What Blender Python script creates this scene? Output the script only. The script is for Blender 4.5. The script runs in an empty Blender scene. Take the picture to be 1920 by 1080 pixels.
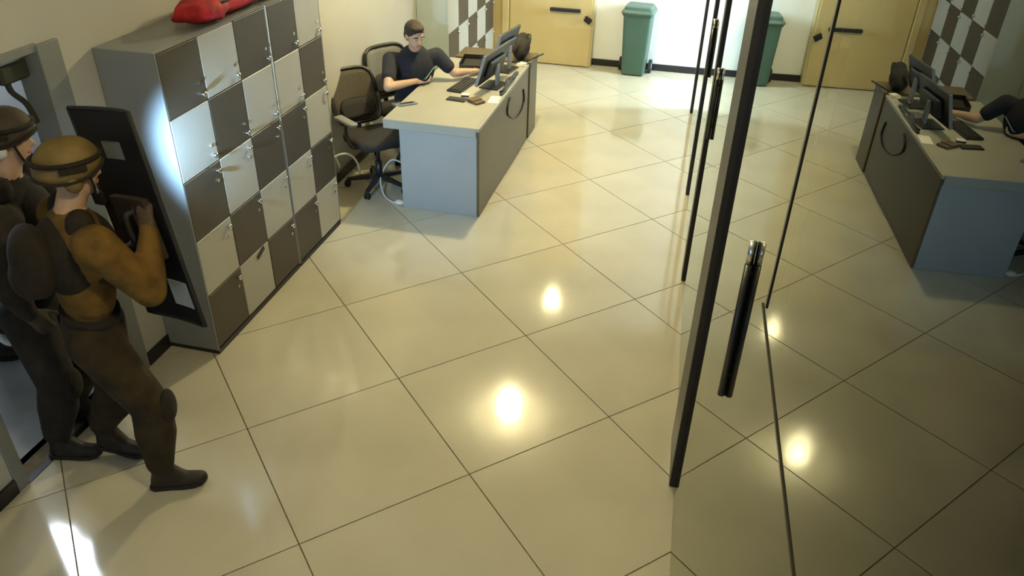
import bpy, bmesh, math, random
import numpy as np
from mathutils import Vector, Matrix, Euler

# ------------------------------------------------------------------ camera
scene = bpy.context.scene
COL = scene.collection
R = math.radians
pitch, yaw, roll = R(32.34), R(12.68), R(1.57)
fw = Vector((-math.sin(yaw) * math.cos(pitch), math.cos(yaw) * math.cos(pitch), -math.sin(pitch)))
rt = Vector((math.cos(yaw), math.sin(yaw), 0))
up = rt.cross(fw)
c_, s_ = math.cos(roll), math.sin(roll)
rt, up = rt * c_ + up * s_, up * c_ - rt * s_
cam_data = bpy.data.cameras.new('camera')
cam_data.sensor_width = 36.0
cam_data.lens = 36.0 * 1464.19 / 1920.0
cam_data.clip_start = 0.02
cam = bpy.data.objects.new('camera', cam_data)
M = Matrix((rt, up, -fw)).transposed().to_4x4()
M.translation = Vector((0, 0, 3.0))
cam.matrix_world = M
COL.objects.link(cam)
scene.camera = cam

# ------------------------------------------------------------------ world, exposure, large lights
world = bpy.data.worlds.new('night')
scene.world = world
world.use_nodes = True
world.node_tree.nodes['Background'].inputs[0].default_value = (0.45, 0.55, 0.75, 1)
world.node_tree.nodes['Background'].inputs[1].default_value = 0.02
vs = scene.view_settings
vs.view_transform = 'Standard'
vs.look = 'None'
vs.exposure = 0.0
vs.gamma = 1.0
vs.use_curve_mapping = False

CEIL = 3.12
WARM = (1.0, 0.86, 0.47)
COOL = (0.60, 0.80, 1.0)
LAMPS = [(-1.52, 6.78), (-1.48, 9.18), (-0.75, 1.75)]  # third one is added to brighten the near floor and left wall
LAMP_W = [212, 20, 48]


def area(name, loc, direction, sx, sy, watts, color, shape='RECTANGLE', spread=180):
    ld = bpy.data.lights.new(name, 'AREA')
    ld.shape = shape
    ld.size = sx
    ld.size_y = sy
    ld.energy = watts
    ld.color = color
    ld.spread = R(spread)
    o = bpy.data.objects.new(name, ld)
    o.location = loc
    o.rotation_euler = Vector(direction).to_track_quat('-Z', 'Y').to_euler()
    COL.objects.link(o)
    return o


# cool fill added behind the camera to lift the faces turned towards it
area('cool_fill', (-1.5, -0.85, 1.45), (0, 1, -0.02), 1.9, 1.7, 15, COOL)
# lit side corridor at the far right end
area('side_corridor_light', (1.75, 9.35, 1.72), (-1, 0.12, -0.25), 0.5, 0.9, 125, (0.68, 0.91, 1.0))
# floodlit yard beyond the left doorway
area('yard_light', (-4.42, 3.72, 2.62), (0.75, -0.62, -0.8), 1.0, 0.55, 62, (0.78, 0.9, 1.0))


# ------------------------------------------------------------------ materials
MATS = {}


def mat(name, col, rough=0.5, metal=0.0, noise=0.0, scale=8.0, bump=0.0, spec=0.5, emit=None, estr=0.0, coat=0.0, stretch=None, col2=None):
    if name in MATS:
        return MATS[name]
    m = bpy.data.materials.new(name)
    m.use_nodes = True
    nt = m.node_tree
    b = nt.nodes['Principled BSDF']
    b.inputs['Roughness'].default_value = rough
    b.inputs['Metallic'].default_value = metal
    b.inputs['Specular IOR Level'].default_value = spec
    b.inputs['Coat Weight'].default_value = coat
    b.inputs['Base Color'].default_value = (*col, 1)
    if noise or bump or col2:
        tc = nt.nodes.new('ShaderNodeTexCoord')
        mp = nt.nodes.new('ShaderNodeMapping')
        if stretch:
            mp.inputs['Scale'].default_value = stretch
        nz = nt.nodes.new('ShaderNodeTexNoise')
        nz.inputs['Scale'].default_value = scale
        nz.inputs['Detail'].default_value = 4
        nt.links.new(tc.outputs['Object'], mp.inputs[0])
        nt.links.new(mp.outputs[0], nz.inputs['Vector'])
        rp = nt.nodes.new('ShaderNodeValToRGB')
        c2 = col2 if col2 else tuple(min(1, c * (1 + noise)) for c in col)
        c1 = col if col2 else tuple(c * (1 - noise) for c in col)
        rp.color_ramp.elements[0].position = 0.35
        rp.color_ramp.elements[1].position = 0.65
        rp.color_ramp.elements[0].color = (*c1, 1)
        rp.color_ramp.elements[1].color = (*c2, 1)
        nt.links.new(nz.outputs['Fac'], rp.inputs[0])
        nt.links.new(rp.outputs[0], b.inputs['Base Color'])
        if bump:
            bp = nt.nodes.new('ShaderNodeBump')
            bp.inputs['Strength'].default_value = bump
            bp.inputs['Distance'].default_value = 0.01
            nt.links.new(nz.outputs['Fac'], bp.inputs['Height'])
            nt.links.new(bp.outputs[0], b.inputs['Normal'])
    if emit:
        b.inputs['Emission Color'].default_value = (*emit, 1)
        b.inputs['Emission Strength'].default_value = estr
    MATS[name] = m
    return m


def glass_mat(name, tint, ior, gloss=(0.92, 0.95, 0.9)):
    """pane of glass: both faces reflect by Fresnel, the rest passes through tinted"""
    m = bpy.data.materials.new(name)
    m.use_nodes = True
    nt = m.node_tree
    for n in list(nt.nodes):
        nt.nodes.remove(n)
    out = nt.nodes.new('ShaderNodeOutputMaterial')
    mix = nt.nodes.new('ShaderNodeMixShader')
    tr = nt.nodes.new('ShaderNodeBsdfTransparent')
    tr.inputs[0].default_value = (*tint, 1)
    gl = nt.nodes.new('ShaderNodeBsdfGlossy')
    gl.inputs['Roughness'].default_value = 0.004
    gl.inputs[0].default_value = (*gloss, 1)
    fr = nt.nodes.new('ShaderNodeFresnel')
    fr.inputs['IOR'].default_value = ior
    a = nt.nodes.new('ShaderNodeMath'); a.operation = 'MULTIPLY'; a.inputs[1].default_value = 2.0
    b = nt.nodes.new('ShaderNodeMath'); b.operation = 'ADD'; b.inputs[1].default_value = 1.0
    d = nt.nodes.new('ShaderNodeMath'); d.operation = 'DIVIDE'
    nt.links.new(fr.outputs[0], a.inputs[0])
    nt.links.new(fr.outputs[0], b.inputs[0])
    nt.links.new(a.outputs[0], d.inputs[0])
    nt.links.new(b.outputs[0], d.inputs[1])
    e = nt.nodes.new('ShaderNodeMath'); e.operation = 'POWER'; e.inputs[1].default_value = 1.35
    nt.links.new(d.outputs[0], e.inputs[0])
    nt.links.new(e.outputs[0], mix.inputs[0])
    nt.links.new(tr.outputs[0], mix.inputs[1])
    nt.links.new(gl.outputs[0], mix.inputs[2])
    nt.links.new(mix.outputs[0], out.inputs[0])
    MATS[name] = m
    return m


m_tile = mat('polished_tile', (0.54, 0.50, 0.395), rough=0.085, noise=0.05, scale=2.2, spec=0.6)
m_grout = mat('grout', (0.16, 0.12, 0.07), rough=0.8, noise=0.2, scale=30)
m_yard = mat('yard_floor', (0.42, 0.43, 0.42), rough=0.3, noise=0.12, scale=4)
m_dark_ground = mat('dark_ground', (0.05, 0.05, 0.045), rough=0.7, noise=0.2, scale=5)
m_wall = mat('cream_wall', (0.49, 0.48, 0.45), rough=0.7, noise=0.02, scale=3, bump=0.03)
m_wall_white = mat('white_wall', (0.82, 0.83, 0.82), rough=0.7, noise=0.015, scale=3, bump=0.03)
m_wall_yel = mat('buff_panel', (0.56, 0.44, 0.21), rough=0.4, noise=0.04, scale=2.0)
m_ceil = mat('ceiling_paint', (0.80, 0.78, 0.70), rough=0.8, noise=0.02)
m_black = mat('black_skirting', (0.012, 0.011, 0.014), rough=0.4, noise=0.1, scale=6)
m_frame = mat('dark_bronze_metal', (0.012, 0.010, 0.013), rough=0.45, metal=0.0, noise=0.1, scale=3)
m_glass = glass_mat('night_glass', (0.55, 0.58, 0.55), 1.52)
m_gasket = mat('gasket', (0.02, 0.018, 0.012), rough=0.35)
m_handle_black = mat('black_handle', (0.010, 0.010, 0.010), rough=0.35)
m_chrome = mat('chrome', (0.75, 0.75, 0.73), rough=0.18, metal=1.0)
m_lock_grey = mat('locker_carcass', (0.24, 0.255, 0.275), rough=0.42, noise=0.04, scale=4)
m_lock_light = mat('locker_light_door', (0.44, 0.435, 0.41), rough=0.4, noise=0.03, scale=3)
m_lock_dark = mat('locker_dark_door', (0.068, 0.055, 0.042), rough=0.45, noise=0.06, scale=3)
m_lock_lit = mat('locker_lit_carcass', (0.42, 0.48, 0.48), rough=0.42, noise=0.03, scale=4)  # lit copy of the locker carcass colour, lamp light put into its tone
m_gap_shade = mat('locker_gap_shade', (0.02, 0.018, 0.016), rough=0.7)
m_trim = mat('locker_trim', (0.70, 0.71, 0.70), rough=0.3, metal=0.4)
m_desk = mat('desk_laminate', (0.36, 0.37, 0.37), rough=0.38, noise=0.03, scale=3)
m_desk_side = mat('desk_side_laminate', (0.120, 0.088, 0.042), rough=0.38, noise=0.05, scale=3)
m_top = mat('worktop_laminate', (0.39, 0.375, 0.32), rough=0.35, noise=0.03, scale=5)
m_plastic_black = mat('black_plastic', (0.016, 0.015, 0.017), rough=0.4, noise=0.1, scale=12)
m_plastic_grey = mat('grey_plastic', (0.25, 0.25, 0.26), rough=0.45)
m_mesh = mat('chair_mesh', (0.055, 0.045, 0.033), rough=0.75, noise=0.15, scale=60)
m_fabric_black = mat('black_fabric', (0.020, 0.017, 0.017), rough=0.9, noise=0.2, scale=40, bump=0.1)
m_white_plastic = mat('white_plastic', (0.75, 0.74, 0.72), rough=0.4)
m_screen = mat('screen_glow', (0.02, 0.02, 0.02), rough=0.2, emit=(0.75, 0.85, 1.0), estr=0.5)
m_bin = mat('bin_green', (0.050, 0.105, 0.080), rough=0.45, noise=0.06, scale=4)
m_bin_lid = mat('bin_lid_green', (0.065, 0.125, 0.105), rough=0.4, noise=0.06, scale=4)
m_rubber = mat('rubber', (0.015, 0.015, 0.016), rough=0.7)
m_skin = mat('skin', (0.52, 0.33, 0.22), rough=0.55, noise=0.05, scale=12)
m_hair = mat('dark_hair', (0.035, 0.024, 0.016), rough=0.8, noise=0.3, scale=50, bump=0.3)
m_shirt = mat('navy_shirt', (0.012, 0.013, 0.020), rough=0.9, noise=0.25, scale=9, bump=0.15)
m_jeans = mat('dark_trousers', (0.025, 0.027, 0.035), rough=0.9, noise=0.2, scale=20)
m_eye = mat('eye_white', (0.7, 0.68, 0.65), rough=0.3)
m_pupil = mat('pupil', (0.02, 0.015, 0.01), rough=0.2)
m_lip = mat('lip', (0.38, 0.17, 0.13), rough=0.5)
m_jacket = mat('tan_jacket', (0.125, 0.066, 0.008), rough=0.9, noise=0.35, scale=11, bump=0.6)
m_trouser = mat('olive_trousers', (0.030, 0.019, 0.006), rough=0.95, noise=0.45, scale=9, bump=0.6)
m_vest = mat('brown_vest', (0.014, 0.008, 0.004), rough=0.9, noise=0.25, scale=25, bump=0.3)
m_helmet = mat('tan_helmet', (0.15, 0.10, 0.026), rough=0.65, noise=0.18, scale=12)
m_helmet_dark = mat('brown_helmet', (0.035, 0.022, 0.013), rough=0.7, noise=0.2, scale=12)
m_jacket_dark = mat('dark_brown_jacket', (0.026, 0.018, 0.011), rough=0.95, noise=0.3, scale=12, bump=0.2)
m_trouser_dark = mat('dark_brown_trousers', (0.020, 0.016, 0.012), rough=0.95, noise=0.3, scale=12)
m_boot = mat('dark_boot', (0.018, 0.011, 0.006), rough=0.6, noise=0.2, scale=20)
m_glove = mat('dark_glove', (0.07, 0.045, 0.025), rough=0.8, noise=0.2, scale=20)
m_shield = mat('black_shield', (0.006, 0.006, 0.007), rough=0.55, noise=0.2, scale=8)
m_shield_pad = mat('shield_pad', (0.035, 0.022, 0.016), rough=0.9, noise=0.2, scale=15)
m_window = mat('shield_window', (0.28, 0.29, 0.27), rough=0.15)
m_label = mat('grey_label', (0.40, 0.45, 0.45), rough=0.6)
m_red = mat('red_cloth', (0.42, 0.012, 0.022), rough=0.75, noise=0.35, scale=14, bump=0.4)
m_brown = mat('brown_leather', (0.12, 0.08, 0.045), rough=0.5, noise=0.15, scale=20)
m_paper = mat('white_paper', (0.80, 0.78, 0.72), rough=0.8)
m_teal = mat('teal_plastic', (0.16, 0.30, 0.27), rough=0.5)
m_olive_box = mat('olive_box', (0.22, 0.21, 0.14), rough=0.6, noise=0.1)
m_lamp = mat('lamp_diffuser', (1, 0.95, 0.8), rough=0.5, emit=WARM, estr=30)
m_flood = mat('flood_diffuser', (1, 1, 1), rough=0.5, emit=(0.85, 0.93, 1.0), estr=45)
m_corr = mat('tube_diffuser', (1, 1, 1), rough=0.5, emit=(0.85, 0.95, 1.0), estr=12)
m_jamb = mat('grey_jamb', (0.22, 0.235, 0.24), rough=0.5, noise=0.04)
m_doorwhite = mat('white_door', (0.72, 0.73, 0.72), rough=0.45, noise=0.02)
m_olive = mat('dark_olive', (0.035, 0.035, 0.02), rough=0.6)

# ------------------------------------------------------------------ mesh helpers


def link(name, me, mats, parent=None, smooth=False, loc=None, rot=None):
    if not isinstance(mats, (list, tuple)):
        mats = [mats]
    if not me.materials:
        for m in mats:
            me.materials.append(m)
    if smooth:
        me.polygons.foreach_set('use_smooth', [True] * len(me.polygons))
    o = bpy.data.objects.new(name, me)
    COL.objects.link(o)
    if loc is not None:
        o.location = loc
    if rot is not None:
        o.rotation_euler = rot
    if parent:
        o.parent = parent
    return o


def tag(o, label=None, cat=None, group=None, kind=None):
    if label: o['label'] = label
    if cat: o['category'] = cat
    if group: o['group'] = group
    if kind: o['kind'] = kind
    return o


def thing(name, label, cat, loc=(0, 0, 0), rz=0.0, group=None):
    o = bpy.data.objects.new(name, None)
    o.empty_display_size = 0.1
    o.location = loc
    o.rotation_euler = (0, 0, rz)
    COL.objects.link(o)
    return tag(o, label, cat, group)


class MB:
    def __init__(self):
        self.bm = bmesh.new()

    def box(self, a, b, bev=0.0, rot=None, piv=None, seg=1):
        a, b = Vector(a), Vector(b)
        lo = Vector([min(a[i], b[i]) for i in range(3)])
        hi = Vector([max(a[i], b[i]) for i in range(3)])
        r = bmesh.ops.create_cube(self.bm, size=1.0)
        vs_ = r['verts']
        for v in vs_:
            v.co = Vector([(lo[i] + hi[i]) / 2 + v.co[i] * (hi[i] - lo[i]) for i in range(3)])
        if bev:
            es = list({e for v in vs_ for e in v.link_edges})
            rb = bmesh.ops.bevel(self.bm, geom=es, offset=bev, segments=seg, affect='EDGES', profile=0.5)
            vs_ = list({v for f in rb['faces'] for v in f.verts} | {v for v in vs_ if v.is_valid})
        if rot is not None:
            p = Vector(piv) if piv is not None else (lo + hi) / 2
            m = Euler(rot).to_matrix()
            for v in vs_:
                v.co = p + m @ (v.co - p)
        return self

    def cyl(self, p0, p1, r0, r1=None, seg=16, caps=True):
        p0, p1 = Vector(p0), Vector(p1)
        r1 = r0 if r1 is None else r1
        d = (p1 - p0).normalized()
        q = d.to_track_quat('Z', 'Y')
        ra, rb = [], []
        for i in range(seg):
            t = 2 * math.pi * i / seg
            e = q @ Vector((math.cos(t), math.sin(t), 0))
            ra.append(self.bm.verts.new(p0 + e * r0))
            rb.append(self.bm.verts.new(p1 + e * r1))
        for i in range(seg):
            j = (i + 1) % seg
            self.bm.faces.new((ra[i], ra[j], rb[j], rb[i]))
        if caps:
            self.bm.faces.new(ra[::-1])
            self.bm.faces.new(rb)
        return self

    def tube(self, pts, r, seg=8, sub=4, closed=False):
        pts = [Vector(p) for p in pts]
        # Catmull-Rom resample
        P = []
        n = len(pts)
        if sub > 1 and n > 2:
            for i in range(n - 1):
                a, b, c, d = pts[max(0, i - 1)], pts[i], pts[i + 1], pts[min(n - 1, i + 2)]
                for k in range(sub):
                    t = k / sub
                    P.append(0.5 * ((2 * b) + (c - a) * t + (2 * a - 5 * b + 4 * c - d) * t * t + (3 * b - a - 3 * c + d) * t ** 3))
            P.append(pts[-1])
        else:
            P = pts
        rings = []
        N = None
        for i, p in enumerate(P):
            d = (P[min(i + 1, len(P) - 1)] - P[max(i - 1, 0)]).normalized()
            if N is None:
                N = d.orthogonal().normalized()
            else:
                N = (N - d * N.dot(d)).normalized()
            Bn = d.cross(N)
            rr = r(i / (len(P) - 1)) if callable(r) else r
            rings.append([self.bm.verts.new(p + (N * math.cos(2 * math.pi * k / seg) + Bn * math.sin(2 * math.pi * k / seg)) * rr) for k in range(seg)])
        for a, b in zip(rings, rings[1:]):
            for k in range(seg):
                j = (k + 1) % seg
                self.bm.faces.new((a[k], a[j], b[j], b[k]))
        self.bm.faces.new(rings[0][::-1])
        self.bm.faces.new(rings[-1])
        return self

    def prism(self, poly, z0, z1):
        a = [self.bm.verts.new((x, y, z0)) for x, y in poly]
        b = [self.bm.verts.new((x, y, z1)) for x, y in poly]
        n = len(poly)
        for i in range(n):
            j = (i + 1) % n
            self.bm.faces.new((a[i], a[j], b[j], b[i]))
        self.bm.faces.new(a[::-1])
        self.bm.faces.new(b)
        return self

    def rings(self, rings, cap=True):
        """loft list of rings (lists of points)"""
        vr = [[self.bm.verts.new(p) for p in r] for r in rings]
        n = len(vr[0])
        for a, b in zip(vr, vr[1:]):
            for k in range(n):
                j = (k + 1) % n
                self.bm.faces.new((a[k], a[j], b[j], b[k]))
        if cap:
            self.bm.faces.new(vr[0][::-1])
            self.bm.faces.new(vr[-1])
        return self

    def ell(self, c, r, rot=None, u=20, v=12):
        res = bmesh.ops.create_uvsphere(self.bm, u_segments=u, v_segments=v, radius=1.0)
        m = Euler(rot).to_matrix() if rot is not None else Matrix.Identity(3)
        for w in res['verts']:
            w.co = Vector(c) + m @ Vector((w.co.x * r[0], w.co.y * r[1], w.co.z * r[2]))
        return self

    def mesh(self, name='m'):
        bmesh.ops.recalc_face_normals(self.bm, faces=self.bm.faces[:])
        me = bpy.data.meshes.new(name)
        self.bm.to_mesh(me)
        self.bm.free()
        return me

    def build(self, name, m, parent=None, smooth=False, **k):
        return link(name, self.mesh(name), m, parent, smooth, **k)


def unit_sphere(u=18, v=11):
    vs_ = [(0, 0, -1.0)]
    for i in range(1, v):
        t = -math.pi / 2 + math.pi * i / v
        vs_ += [(math.cos(t) * math.cos(2 * math.pi * k / u), math.cos(t) * math.sin(2 * math.pi * k / u), math.sin(t)) for k in range(u)]
    vs_.append((0, 0, 1.0))
    fs_ = [(0, 1 + (k + 1) % u, 1 + k) for k in range(u)]
    for i in range(v - 2):
        for k in range(u):
            a, b = 1 + i * u + k, 1 + i * u + (k + 1) % u
            fs_.append((a, b, b + u, a + u))
    top = len(vs_) - 1
    fs_ += [(1 + (v - 2) * u + k, 1 + (v - 2) * u + (k + 1) % u, top) for k in range(u)]
    return vs_, fs_


SPH_V, SPH_F = unit_sphere()


def blob(prims, voxel=0.009, smooth=6, disp=None):
    """one continuous surface grown over tapered limbs ('c', p0, r0, p1, r1, tag) and ellipsoids ('e', c, radii, rot, tag)"""
    verts, faces = [], []

    def add(vs_, fs_):
        b0 = len(verts)
        verts.extend(vs_)
        faces.extend([tuple(q + b0 for q in f_) for f_ in fs_])

    def ball(c, r, m):
        c = Vector(c)
        add([c + m @ Vector((x * r[0], y * r[1], z * r[2])) for x, y, z in SPH_V], SPH_F)

    I3 = Matrix.Identity(3)
    for p in prims:
        if p[0] == 'c':
            _, a, ra, b, rb = p[:5]
            a, b = Vector(a), Vector(b)
            ball(a, (ra,) * 3, I3)
            ball(b, (rb,) * 3, I3)
            q = (b - a).to_track_quat('Z', 'Y')
            n = 14
            e = [q @ Vector((math.cos(2 * math.pi * k / n), math.sin(2 * math.pi * k / n), 0)) for k in range(n)]
            add([a + v * ra for v in e] + [b + v * rb for v in e], [(k, (k + 1) % n, n + (k + 1) % n, n + k) for k in range(n)] + [tuple(range(n))[::-1], tuple(range(n, 2 * n))])
        else:
            _, c, r, rot = p[:4]
            ball(c, r, Euler(rot).to_matrix() if rot else I3)
    me = bpy.data.meshes.new('blob')
    me.from_pydata([tuple(v) for v in verts], [], faces)
    o = bpy.data.objects.new('blob_tmp', me)
    COL.objects.link(o)
    md = o.modifiers.new('r', 'REMESH')
    md.mode = 'VOXEL'
    md.voxel_size = voxel
    if smooth:
        sm = o.modifiers.new('s', 'SMOOTH')
        sm.iterations = smooth
        sm.factor = 0.5
    dg = bpy.context.evaluated_depsgraph_get()
    dg.update()
    out = bpy.data.meshes.new_from_object(o.evaluated_get(dg), depsgraph=dg)
    bpy.data.objects.remove(o)
    bpy.data.meshes.remove(me)
    out.materials.clear()
    n = len(out.polygons)
    out.polygons.foreach_set('use_smooth', [True] * n)
    # material slot per face = tag of the nearest limb
    cen = np.zeros(n * 3)
    out.polygons.foreach_get('center', cen)
    cen = cen.reshape(-1, 3)
    best = np.full(n, 1e9)
    idx = np.zeros(n, int)
    for p in prims:
        t = p[5] if p[0] == 'c' else p[4]
        if p[0] == 'c':
            a, b = np.array(p[1]), np.array(p[3])
            ab = b - a
            h = np.clip(((cen - a) @ ab) / max(ab @ ab, 1e-9), 0, 1)
            d = np.linalg.norm(cen - a - h[:, None] * ab, axis=1) - (p[2] + (p[4] - p[2]) * h)
        else:
            m = np.array((Euler(p[3]) if p[3] else Euler()).to_matrix())
            q = (cen - np.array(p[1])) @ m
            k = np.linalg.norm(q / np.array(p[2]), axis=1)
            d = (k - 1) * min(p[2])
        w = d < best
        best[w] = d[w]
        idx[w] = t
    out.polygons.foreach_set('material_index', idx.astype(np.int32))
    return out


# ------------------------------------------------------------------ the setting
XW = -2.97        # left wall face
YF = 10.13        # buff far wall
YW = 10.27        # white far wall
AL = R(1.6315)    # the glazed wall stands 1.6 degrees off the lobby axis
GD = 0.29633


def gx(y):        # x of the glazed wall's room face
    return (GD - math.sin(AL) * y) / math.cos(AL)


# floor: grout bed with single polished tiles laid diagonally
fl = tag(MB().box((XW - 0.16, -1.2, -0.08), (0.62, 10.45, -0.004)).build('floor', m_grout), 'polished cream tiles laid diagonally across the lobby floor', None, kind='structure')


def clip(poly, ax, lim, keep_less):
    out = []
    n = len(poly)
    for i in range(n):
        a, b = poly[i], poly[(i + 1) % n]
        ia = (a[ax] <= lim) == keep_less
        ib = (b[ax] <= lim) == keep_less
        if ia:
            out.append(a)
        if ia != ib:
            t = (lim - a[ax]) / (b[ax] - a[ax])
            out.append((a[0] + (b[0] - a[0]) * t, a[1] + (b[1] - a[1]) * t))
    return out


TS, TA = 0.905, 0.774
Av = (TS * math.cos(TA), TS * math.sin(TA))
Bv = (TS * math.sin(TA), -TS * math.cos(TA))
gap = 0.0032 / TS
rng = random.Random(4)
full = None
for i in range(-14, 15):
    for j in range(-14, 15):
        o = (-0.184 + i * Av[0] + j * Bv[0], 3.433 + i * Av[1] + j * Bv[1])
        poly = []
        for u, v in ((gap, gap), (1 - gap, gap), (1 - gap, 1 - gap), (gap, 1 - gap)):
            poly.append((o[0] + u * Av[0] + v * Bv[0], o[1] + u * Av[1] + v * Bv[1]))
        cx0 = sum(p[0] for p in poly) / 4
        cy0 = sum(p[1] for p in poly) / 4
        p2 = poly
        for ax, lim, less in ((0, XW - 0.02, False), (0, 0.60, True), (1, -1.0, False), (1, YW + 0.02, True)):
            p2 = clip(p2, ax, lim, less)
            if len(p2) < 3:
                break
        if len(p2) < 3:
            continue
        ar = 0.5 * abs(sum(p2[k][0] * p2[(k + 1) % len(p2)][1] - p2[(k + 1) % len(p2)][0] * p2[k][1] for k in range(len(p2))))
        if ar < 0.004:
            continue
        mb = MB().prism([(x - cx0, y - cy0) for x, y in p2], -0.006, 0.0)
        mb.build('tile', m_tile, fl, loc=(cx0, cy0, 0))

MB_c = MB().box((XW - 0.16, -1.2, CEIL), (0.62, 10.45, CEIL + 0.1))
tag(MB_c.build('ceiling', m_ceil), 'flat painted ceiling over the lobby', kind='structure')

# left wall with the doorway y 2.18..3.02, head 2.0
D0, D1, DH = 2.17, 3.03, 1.95
wl = MB()
wl.box((XW - 0.12, -1.2, 0), (XW, D0, CEIL))
wl.box((XW - 0.12, D1, 0), (XW, 10.45, CEIL))
wl.box((XW - 0.12, D0, DH), (XW, D1, CEIL))
tag(wl.build('wall_left', m_wall), 'cream plaster wall behind the lockers and the desk', kind='structure')
bl = MB().box((XW, -1.0, 0.0), (XW + 0.016, D0 - 0.06, 0.09), 0.003).box((XW, D1 + 0.14, 0.0), (XW + 0.016, 8.14, 0.09), 0.003)
tag(bl.build('baseboard_left', m_black), 'black skirting along the cream wall', kind='structure')
# door frame: grey jambs and head, dark threshold
df = bpy.data.objects.new('door_1', None)
COL.objects.link(df)
tag(df, 'open side doorway with grey jamb beside the lockers', kind='structure')
MB().box((XW - 0.13, D1 - 0.01, 0), (XW + 0.02, D1 + 0.13, DH + 0.02), 0.004).build('jamb', m_jamb, df)
MB().box((XW - 0.13, D0 - 0.06, 0), (XW + 0.012, D0 + 0.01, DH + 0.02), 0.004).build('jamb', m_jamb, df)
MB().box((XW - 0.12, D0 - 0.06, DH - 0.01), (XW + 0.012, D1 + 0.0, DH + 0.03), 0.004).build('door_head', m_jamb, df)
MB().box((XW - 0.02, D0, -0.001), (XW + 0.014, D1 - 0.01, 0.004)).build('threshold', m_black, df)

MB().box((XW - 0.10, 2.83, 1.83), (XW - 0.03, 3.00, 1.915), 0.012).build('door_closer', m_olive, df)
MB().tube([(XW - 0.065, 2.88, 1.84), (XW - 0.075, 2.90, 1.78), (XW - 0.085, 2.97, 1.70), (XW - 0.09, 3.0, 1.60)], 0.014).build('closer_arm', m_olive, df, True)

# far walls
tag(MB().box((XW - 0.12, YF, 0), (-1.32, 10.45, CEIL)).build('wall_far', m_wall_yel), 'buff panelled end wall', kind='structure')
tag(MB().box((-1.32, YW, 0), (2.3, 10.45, CEIL)).build('wall_end', m_wall_white), 'white end wall behind the green bin', kind='structure')
tag(MB().box((-1.318, YW - 0.016, 0), (2.25, YW, 0.085), 0.003).build('baseboard_end', m_black), 'black skirting under the white wall', kind='structure')
d2 = bpy.data.objects.new('door_2', None)
COL.objects.link(d2)
tag(d2, 'buff flush door with a dark push bar in the end wall', kind='structure')
MB().box((-2.40, YF - 0.03, 0.012), (-1.34, YF, 2.05), 0.006).build('door_leaf', m_wall_yel, d2)
MB().box((-2.50, YF - 0.045, 0.0), (-2.415, YF, 2.1), 0.006).build('door_casing', m_wall_yel, d2)
pb = MB().box((-1.87, YF - 0.085, 0.69), (-1.48, YF - 0.05, 0.735), 0.008).box((-1.85, YF - 0.06, 0.695), (-1.81, YF - 0.028, 0.73)).box((-1.54, YF - 0.06, 0.695), (-1.50, YF - 0.028, 0.73))
pb.build('push_bar', m_black, d2)
lv = MB().cyl((-1.41, YF - 0.03, 0.64), (-1.41, YF - 0.075, 0.64), 0.012).box((-1.425, YF - 0.09, 0.575), (-1.33, YF - 0.07, 0.65), 0.006, rot=(0, 0.55, 0))
lv.build('lever', m_black, d2)

# wall behind the camera: two piers and a lintel around the street entrance
wb = MB().box((XW - 0.12, -1.2, 0), (-2.5, -1.0, CEIL)).box((-0.5, -1.2, 0), (0.62, -1.0, CEIL)).box((-2.5, -1.2, 2.35), (-0.5, -1.0, CEIL))
tag(wb.build('wall_near', m_wall), 'cream wall around the street entrance', kind='structure')

# glazed wall on the right
gw = bpy.data.objects.new('wall_right', None)
COL.objects.link(gw)
tag(gw, 'long wall of dark glass doors mirroring the lobby', kind='structure')


def gbox(mb, y0, y1, z0, z1, out, inn, bev=0.0):
    """box on the glazed wall: out = into the room, inn = behind the glass face"""
    d = Vector((math.sin(AL), -math.cos(AL), 0)) * -1.0   # along the wall, +y
    n = Vector((-math.cos(AL), -math.sin(AL), 0))         # into the room
    c0 = Vector((gx(y0), y0, 0))
    L = (y1 - y0) / math.cos(AL)
    mb.box((0, -inn, z0), (L, out, z1), bev)
    return mb


def gplace(mb, name, m, y0, parent=None):
    # local x runs along the wall towards +y, local y points into the room
    ang = math.pi / 2 + AL
    o = mb.build(name, m, parent)
    o.location = (gx(y0), y0, 0)
    o.rotation_euler = (0, 0, ang)
    return o


def glazed(y0, y1, z0, z1, out, inn, name, m, parent, bev=0.0):
    mb = MB()
    L = (y1 - y0) / math.cos(AL)
    mb.box((0, -inn, z0), (L, out, z1), bev)
    return gplace(mb, name, m, y0, parent)


YEND = 8.9
posts = [(2.98, 3.36, 0.025), (5.05, 5.20, 0.016), (6.55, 6.68, 0.016), (8.74, 8.90, 0.016)]
prev = -1.0
for k, (a, b, pr_) in enumerate(posts):
    glazed(prev, a, 0.004, CEIL, 0.0, 0.010, 'glass_pane', m_glass, gw)
    glazed(a, b, 0.0, CEIL, pr_, 0.04, 'door_post', m_frame, gw, 0.004)
    prev = b
glazed(1.638, 1.652, 1.985, CEIL, 0.003, 0.0, 'gasket', m_gasket, gw)
glazed(-0.9, 1.70, 1.955, 1.962, 0.003, 0.0, 'gasket', m_gasket, gw)


def pull_handle(y, z0, z1, label):
    t = bpy.data.objects.new('door_handle', None)
    COL.objects.link(t)
    t.parent = gw
    ang = math.pi / 2 + AL
    t.location = (gx(y), y, 0)
    t.rotation_euler = (0, 0, ang)
    MB().cyl((0, 0.0115, z0), (0, 0.0115, z1 - 0.07), 0.0115, seg=14).build('grip', m_handle_black, t, True)
    MB().cyl((0, 0.0115, z1 - 0.07), (0, 0.0115, z1), 0.011, seg=14).build('cap', m_chrome, t, True)
    mm = MB()
    for z in (z0 + 0.08, z1 - 0.10):
        mm.cyl((0, 0.0, z), (0, 0.0115, z), 0.008, seg=10)
    mm.build('standoff', m_chrome, t, True)


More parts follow.
